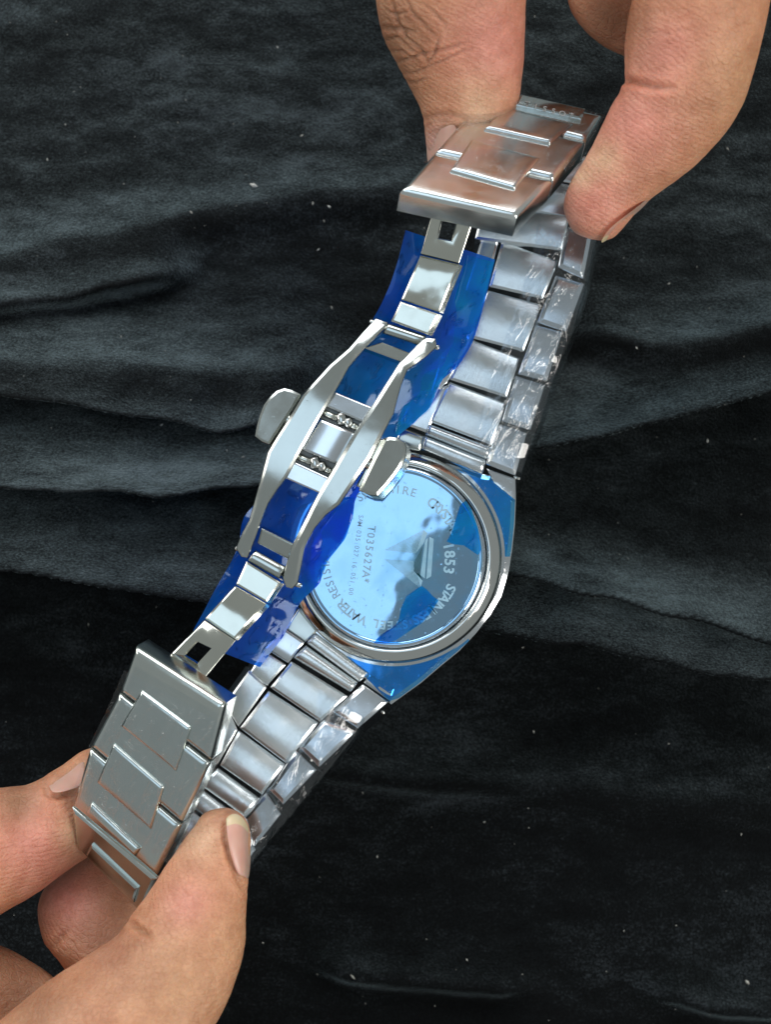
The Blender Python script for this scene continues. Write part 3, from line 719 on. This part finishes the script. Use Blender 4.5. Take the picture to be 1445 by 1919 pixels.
def hand(label, tubes, creases, tones, base, vox=.05, lumps=()):
    bm = bmesh.new()
    for st in tubes: tube(bm, st)
    bmesh.ops.recalc_face_normals(bm, faces=bm.faces)
    me = bpy.data.meshes.new('hand'); bm.to_mesh(me); bm.free()
    o = bpy.data.objects.new('hand', me); C.objects.link(o)
    r = o.modifiers.new('r', 'REMESH'); r.mode = 'VOXEL'; r.voxel_size = vox
    s = o.modifiers.new('s', 'SMOOTH'); s.factor = .6; s.iterations = 7
    bpy.context.view_layer.update()
    dg = bpy.context.evaluated_depsgraph_get()
    me2 = bpy.data.meshes.new_from_object(o.evaluated_get(dg)); bpy.data.objects.remove(o); me2.name = 'hand'
    nv = len(me2.vertices); co = np.empty(nv * 3); me2.vertices.foreach_get('co', co); co = co.reshape(-1, 3)
    no = np.empty(nv * 3); me2.vertices.foreach_get('normal', no); no = no.reshape(-1, 3)
    k = 1 - co[:, 2] / D; PX = co[:, 0] / k * 100 + 722.5; PY = 959.5 - co[:, 1] / k * 100
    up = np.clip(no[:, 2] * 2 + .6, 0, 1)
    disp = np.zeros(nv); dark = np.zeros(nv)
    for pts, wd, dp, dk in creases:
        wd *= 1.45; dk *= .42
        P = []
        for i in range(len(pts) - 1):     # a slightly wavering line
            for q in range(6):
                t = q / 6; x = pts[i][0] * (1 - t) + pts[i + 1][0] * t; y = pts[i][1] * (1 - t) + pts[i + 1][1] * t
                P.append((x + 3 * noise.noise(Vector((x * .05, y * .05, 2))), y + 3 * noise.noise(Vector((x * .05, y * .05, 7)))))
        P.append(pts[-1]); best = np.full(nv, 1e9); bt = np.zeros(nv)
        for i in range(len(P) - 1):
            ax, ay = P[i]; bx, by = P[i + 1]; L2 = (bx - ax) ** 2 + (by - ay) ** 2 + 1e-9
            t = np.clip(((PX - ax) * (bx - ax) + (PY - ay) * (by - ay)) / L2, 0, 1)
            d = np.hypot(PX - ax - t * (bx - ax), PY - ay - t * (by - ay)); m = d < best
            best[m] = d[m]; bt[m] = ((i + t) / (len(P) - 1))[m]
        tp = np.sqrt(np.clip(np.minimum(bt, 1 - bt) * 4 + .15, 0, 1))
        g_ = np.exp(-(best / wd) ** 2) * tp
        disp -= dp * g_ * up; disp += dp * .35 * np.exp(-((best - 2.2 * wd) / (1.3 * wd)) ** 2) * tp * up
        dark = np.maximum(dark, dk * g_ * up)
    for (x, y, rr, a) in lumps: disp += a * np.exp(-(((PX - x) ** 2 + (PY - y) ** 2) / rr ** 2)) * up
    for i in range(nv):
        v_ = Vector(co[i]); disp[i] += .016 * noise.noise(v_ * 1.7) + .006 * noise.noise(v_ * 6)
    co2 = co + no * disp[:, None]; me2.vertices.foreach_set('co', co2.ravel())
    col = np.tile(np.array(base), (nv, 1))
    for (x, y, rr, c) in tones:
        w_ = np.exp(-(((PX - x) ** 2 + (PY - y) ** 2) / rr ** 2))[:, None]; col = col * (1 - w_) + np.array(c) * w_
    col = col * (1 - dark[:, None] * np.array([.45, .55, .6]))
    ca = me2.color_attributes.new('tone', 'FLOAT_COLOR', 'POINT')
    ca.data.foreach_set('color', np.concatenate([col, np.ones((nv, 1))], 1).ravel())
    me2.update()
    me2.materials.clear()
    return tag(ao('hand', me2, M_skin, None, sharp=None), label, 'hand')
def nail(hand_, rows, zs, side=.0, tip=True, thick=.05):
    """rows of photo points from free edge to root; zs heights per point"""
    n = len(rows); m = len(rows[0]); v = []; f = []
    for r_, z_ in zip(rows, zs):
        for (x, y), z in zip(r_, z_): v.append(W(x, y, z))
    v += [p - Vector((0, 0, thick)) for p in v]; o = n * m
    for j in range(n - 1):
        for i in range(m - 1):
            q = (j * m + i, j * m + i + 1, (j + 1) * m + i + 1, (j + 1) * m + i); f.append(q); f.append(tuple(o + k for k in reversed(q)))
    ring = [i for i in range(m)] + [j * m + m - 1 for j in range(1, n)] + [(n - 1) * m + i for i in range(m - 2, -1, -1)] + [j * m for j in range(n - 2, 0, -1)]
    for k in range(len(ring)): a, b = ring[k], ring[(k + 1) % len(ring)]; f.append((a, b, o + b, o + a))
    me = mesh('fingernail', v, f); fixn(me); me.materials.append(M_nail); me.materials.append(M_nailtip)
    if tip:
        for p in me.polygons:
            if all((i % o) < m * 2 for i in p.vertices): p.material_index = 1
    ob = ao('fingernail', me, None, hand_, sharp=None)
    s = ob.modifiers.new('s', 'SUBSURF'); s.levels = 2; s.render_levels = 2
    return ob
SK = (.71, .365, .205)
PINK = (.84, .385, .29); TAN = (.68, .37, .20); BROWN = (.42, .22, .125); BLANCH = (.86, .56, .36)
# upper hand: thumb on the left, index on the right, middle finger behind
up_thumb = [(838, 322, 862, 326, .75), (812, 308, 890, 318, .75), (800, 285, 905, 300, .75), (797, 258, 925, 275, .80), (794, 225, 950, 245, .90), (785, 195, 968, 205, 1.05), (768, 165, 977, 165, 1.2), (746, 125, 982, 115, 1.4),
            (718, 69, 985, 60, 1.7), (705, 0, 986, 0, 2.0), (708, -80, 1000, -80, 2.5), (735, -180, 1060, -160, 3.1), (770, -300, 1150, -270, 3.8), (800, -420, 1250, -400, 4.4)]
up_index = [(1108, 448, 1132, 452, 1.35), (1078, 436, 1150, 446, 1.35), (1062, 412, 1172, 424, 1.40), (1056, 382, 1200, 392, 1.45), (1068, 345, 1234, 362, 1.55), (1090, 308, 1280, 330, 1.7), (1110, 272, 1322, 293, 1.85),
            (1130, 232, 1358, 252, 2.0), (1148, 195, 1388, 205, 2.2), (1170, 158, 1406, 160, 2.35), (1170, 100, 1422, 105, 2.5), (1176, 40, 1437, 35, 2.7), (1188, -30, 1450, -35, 2.9), (1185, -130, 1460, -130, 3.3), (1160, -260, 1460, -250, 3.9), (1120, -400, 1440, -400, 4.5)]
up_mid = [(1262, 118, 1282, 96, 1.0), (1225, 122, 1290, 50, 1.0), (1180, 106, 1290, 5, 1.05), (1130, 84, 1270, -50, 1.2), (1088, 45, 1240, -100, 1.5), (1060, -15, 1215, -150, 2.0), (1060, -120, 1230, -230, 2.9), (1100, -260, 1300, -330, 3.8), (1150, -400, 1350, -420, 4.4)]
up_ring = [(1500, 130, 1520, 110, 1.2), (1470, 120, 1570, 60, 1.4), (1470, 40, 1620, 0, 1.7), (1470, -60, 1640, -80, 2.3), (1450, -200, 1620, -210, 3.2), (1400, -360, 1560, -370, 4.2), (1360, -450, 1520, -450, 4.6)]
up_little = [(1640, 60, 1660, 50, 1.8), (1620, 20, 1720, 0, 2.0), (1620, -70, 1750, -90, 2.5), (1590, -200, 1730, -220, 3.4), (1500, -360, 1660, -380, 4.3), (1440, -470, 1600, -470, 4.7)]
up_palm = [(1080, -230, 1420, -230, 3.7, .35), (900, -330, 1560, -330, 4.3, .36), (820, -450, 1600, -450, 4.8, .36), (800, -620, 1580, -620, 5.3, .36), (850, -820, 1520, -820, 5.8, .4), (920, -1000, 1460, -1000, 6.2, .5), (940, -1250, 1450, -1250, 6.8, .6), (940, -1600, 1450, -1600, 7.6, .65)]
cr_up = [([(1158, 150), (1180, 152), (1215, 162), (1260, 166)], 4.5, .09, .9), ([(1172, 98), (1172, 120), (1176, 150)], 4, .03, .3),
         ([(716, 54), (748, 52), (775, 60)], 2.6, .05, .9), ([(735, 8), (745, 40), (762, 72), (790, 95), (800, 118)], 2.4, .05, .8), ([(760, 5), (778, 30), (800, 55), (822, 72)], 2.2, .04, .8),
         ([(800, 118), (815, 100), (822, 75)], 2.2, .045, .9), ([(722, 75), (745, 70), (770, 92), (800, 110)], 2.2, .04, .8), ([(742, 120), (770, 108), (800, 100), (830, 92), (868, 84)], 2.4, .045, .8),
         ([(752, 140), (780, 135), (820, 118), (860, 100), (885, 92)], 2.0, .03, .7), ([(755, 150), (775, 155), (800, 148)], 2.0, .03, .6), ([(812, 20), (830, 45), (840, 65)], 2, .03, .6),
         ([(725, 20), (740, 28), (765, 22)], 2, .03, .6), ([(790, 5), (810, 22), (850, 60)], 2, .025, .5), ([(730, 98), (752, 96), (775, 112)], 2, .03, .6),
         ([(795, 226), (820, 216), (850, 214), (872, 222)], 4, .05, .6), ([(798, 240), (815, 228), (845, 225)], 3, .03, .4),
         ([(1200, 60), (1250, 62), (1300, 58)], 3, .012, .15), ([(1190, 20), (1250, 24), (1310, 18)], 3, .012, .15)]
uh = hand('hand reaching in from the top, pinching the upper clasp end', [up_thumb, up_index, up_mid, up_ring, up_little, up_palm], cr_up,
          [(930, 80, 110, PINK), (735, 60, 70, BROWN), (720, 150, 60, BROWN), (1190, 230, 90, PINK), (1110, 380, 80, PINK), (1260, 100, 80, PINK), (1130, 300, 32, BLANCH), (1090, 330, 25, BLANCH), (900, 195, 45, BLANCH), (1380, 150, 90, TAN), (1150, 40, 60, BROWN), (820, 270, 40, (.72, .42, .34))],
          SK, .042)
nail(uh, [[(1126, 456), (1130, 455), (1136, 452)], [(1129, 447), (1142, 440), (1154, 436)], [(1140, 430), (1160, 418), (1180, 410)], [(1162, 412), (1188, 396), (1204, 392)], [(1195, 388), (1214, 372), (1226, 366)]],
     [[1.50, 1.45, 1.3], [1.70, 1.56, 1.35], [1.86, 1.70, 1.4], [1.94, 1.76, 1.45], [1.88, 1.72, 1.5]])
nail(uh, [[(802, 312), (812, 320), (830, 326)], [(798, 285), (822, 288), (848, 300)], [(798, 255), (825, 252), (858, 262)], [(800, 236), (826, 226), (858, 228)]],
     [[.75, .95, 1.1], [.8, 1.16, 1.22], [.85, 1.30, 1.42], [1.0, 1.36, 1.5]], tip=False)
# lower hand: thumb in front, index and middle finger behind, ring finger at the frame's corner
lo_thumb = [(398, 1516, 430, 1514, 1.75), (378, 1526, 452, 1524, 1.78), (366, 1545, 465, 1545, 1.80), (352, 1562, 470, 1580, 1.85), (334, 1588, 468, 1620, 1.9), (310, 1622, 463, 1668, 2.0), (284, 1662, 462, 1710, 2.1), (256, 1702, 460, 1760, 2.2), (222, 1748, 449, 1815, 2.4), (165, 1790, 425, 1880, 2.6),
            (105, 1828, 390, 1945, 2.8), (30, 1885, 340, 2040, 3.0), (-60, 1960, 280, 2160, 3.2), (-180, 2030, 200, 2300, 3.4)]
lo_index = [(228, 1450, 236, 1500, .1), (215, 1415, 225, 1560, .1), (190, 1402, 200, 1588, .1, .7), (155, 1406, 165, 1606, .2, .7), (112, 1436, 112, 1642, .5), (60, 1466, 62, 1678, .8), (0, 1476, 2, 1712, 1.2), (-80, 1485, -80, 1765, 1.4), (-180, 1530, -170, 1830, 1.8), (-280, 1620, -240, 1930, 2.3), (-360, 1760, -260, 2050, 2.7)]
lo_mid = [(215, 1588, 262, 1592, -.6), (165, 1600, 290, 1612, -.6), (118, 1630, 300, 1655, -.55), (84, 1662, 292, 1700, -.4), (72, 1702, 275, 1745, -.2), (82, 1755, 252, 1792, .05), (112, 1796, 235, 1825, .1), (125, 1830, 225, 1865, .1), (100, 1880, 210, 1930, .3), (20, 1960, 150, 2030, .8), (-100, 2010, 40, 2130, 1.6), (-200, 2040, -60, 2200, 2.2)]
lo_ring = [(118, 1862, 122, 1890, .3), (96, 1832, 118, 1935, .3), (45, 1798, 60, 1985, .35), (0, 1776, 5, 2010, .5), (-80, 1756, -70, 2020, .8), (-180, 1790, -130, 2060, 1.4), (-280, 1880, -190, 2130, 2.0)]
lo_little = [(-140, 1980, -120, 2010, .3), (-160, 1930, -80, 2080, .4), (-220, 1900, -150, 2120, .8), (-300, 1930, -220, 2160, 1.6), (-360, 2000, -260, 2200, 2.2)]
lo_palm = [(-240, 1700, 60, 2200, 2.9, .35), (-360, 1760, 80, 2350, 3.1, .35), (-480, 1900, 0, 2480, 3.4, .38), (-640, 2080, -180, 2600, 3.8, .45), (-860, 2280, -440, 2760, 4.4, .55), (-1150, 2560, -730, 3040, 5.0, .6)]
cr_lo = [([(246, 1728), (262, 1740), (280, 1752)], 4, .08, .9), ([(375, 1790), (392, 1810), (405, 1835)], 2.5, .015, .25), ([(120, 1745), (108, 1760), (98, 1775)], 4, .04, .6), ([(118, 1752), (128, 1765), (140, 1768)], 3, .02, .3),
         ([(424, 1540), (422, 1570), (430, 1610), (445, 1645), (457, 1668)], 3.5, .05, .7), ([(418, 1528), (432, 1518), (450, 1522), (462, 1535)], 2.5, .02, .3), ([(345, 1664), (352, 1670), (356, 1668)], 3, -.02, .5),
         ([(85, 1462), (90, 1488), (112, 1492), (138, 1484)], 3.5, .05, .6)]
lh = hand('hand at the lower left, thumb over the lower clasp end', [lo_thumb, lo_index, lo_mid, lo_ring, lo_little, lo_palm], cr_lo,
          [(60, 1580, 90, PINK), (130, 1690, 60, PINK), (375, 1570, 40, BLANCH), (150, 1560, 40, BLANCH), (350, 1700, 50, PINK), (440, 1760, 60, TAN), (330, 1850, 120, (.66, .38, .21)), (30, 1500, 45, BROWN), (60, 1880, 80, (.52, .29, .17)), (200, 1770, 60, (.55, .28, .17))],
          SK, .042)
nail(lh, [[(421, 1532), (438, 1521), (455, 1530), (464, 1546)], [(424, 1546), (440, 1538), (456, 1544), (468, 1560)], [(425, 1575), (442, 1572), (458, 1578), (471, 1592)], [(434, 1612), (447, 1610), (460, 1614), (469, 1626)], [(446, 1642), (454, 1642), (461, 1646), (466, 1650)]],
     [[2.28, 2.2, 2.05, 1.9], [2.38, 2.33, 2.2, 1.85], [2.45, 2.38, 2.26, 1.85], [2.44, 2.38, 2.26, 1.9], [2.36, 2.32, 2.22, 2.0]])
nail(lh, [[(155, 1412), (160, 1440), (158, 1470)], [(128, 1428), (136, 1452), (138, 1480)], [(100, 1448), (108, 1468), (112, 1486)], [(86, 1464), (91, 1474), (96, 1486)]],
     [[.35, .75, .9], [.5, .9, 1.1], [.7, 1.1, 1.3], [.85, 1.15, 1.3]], tip=False)
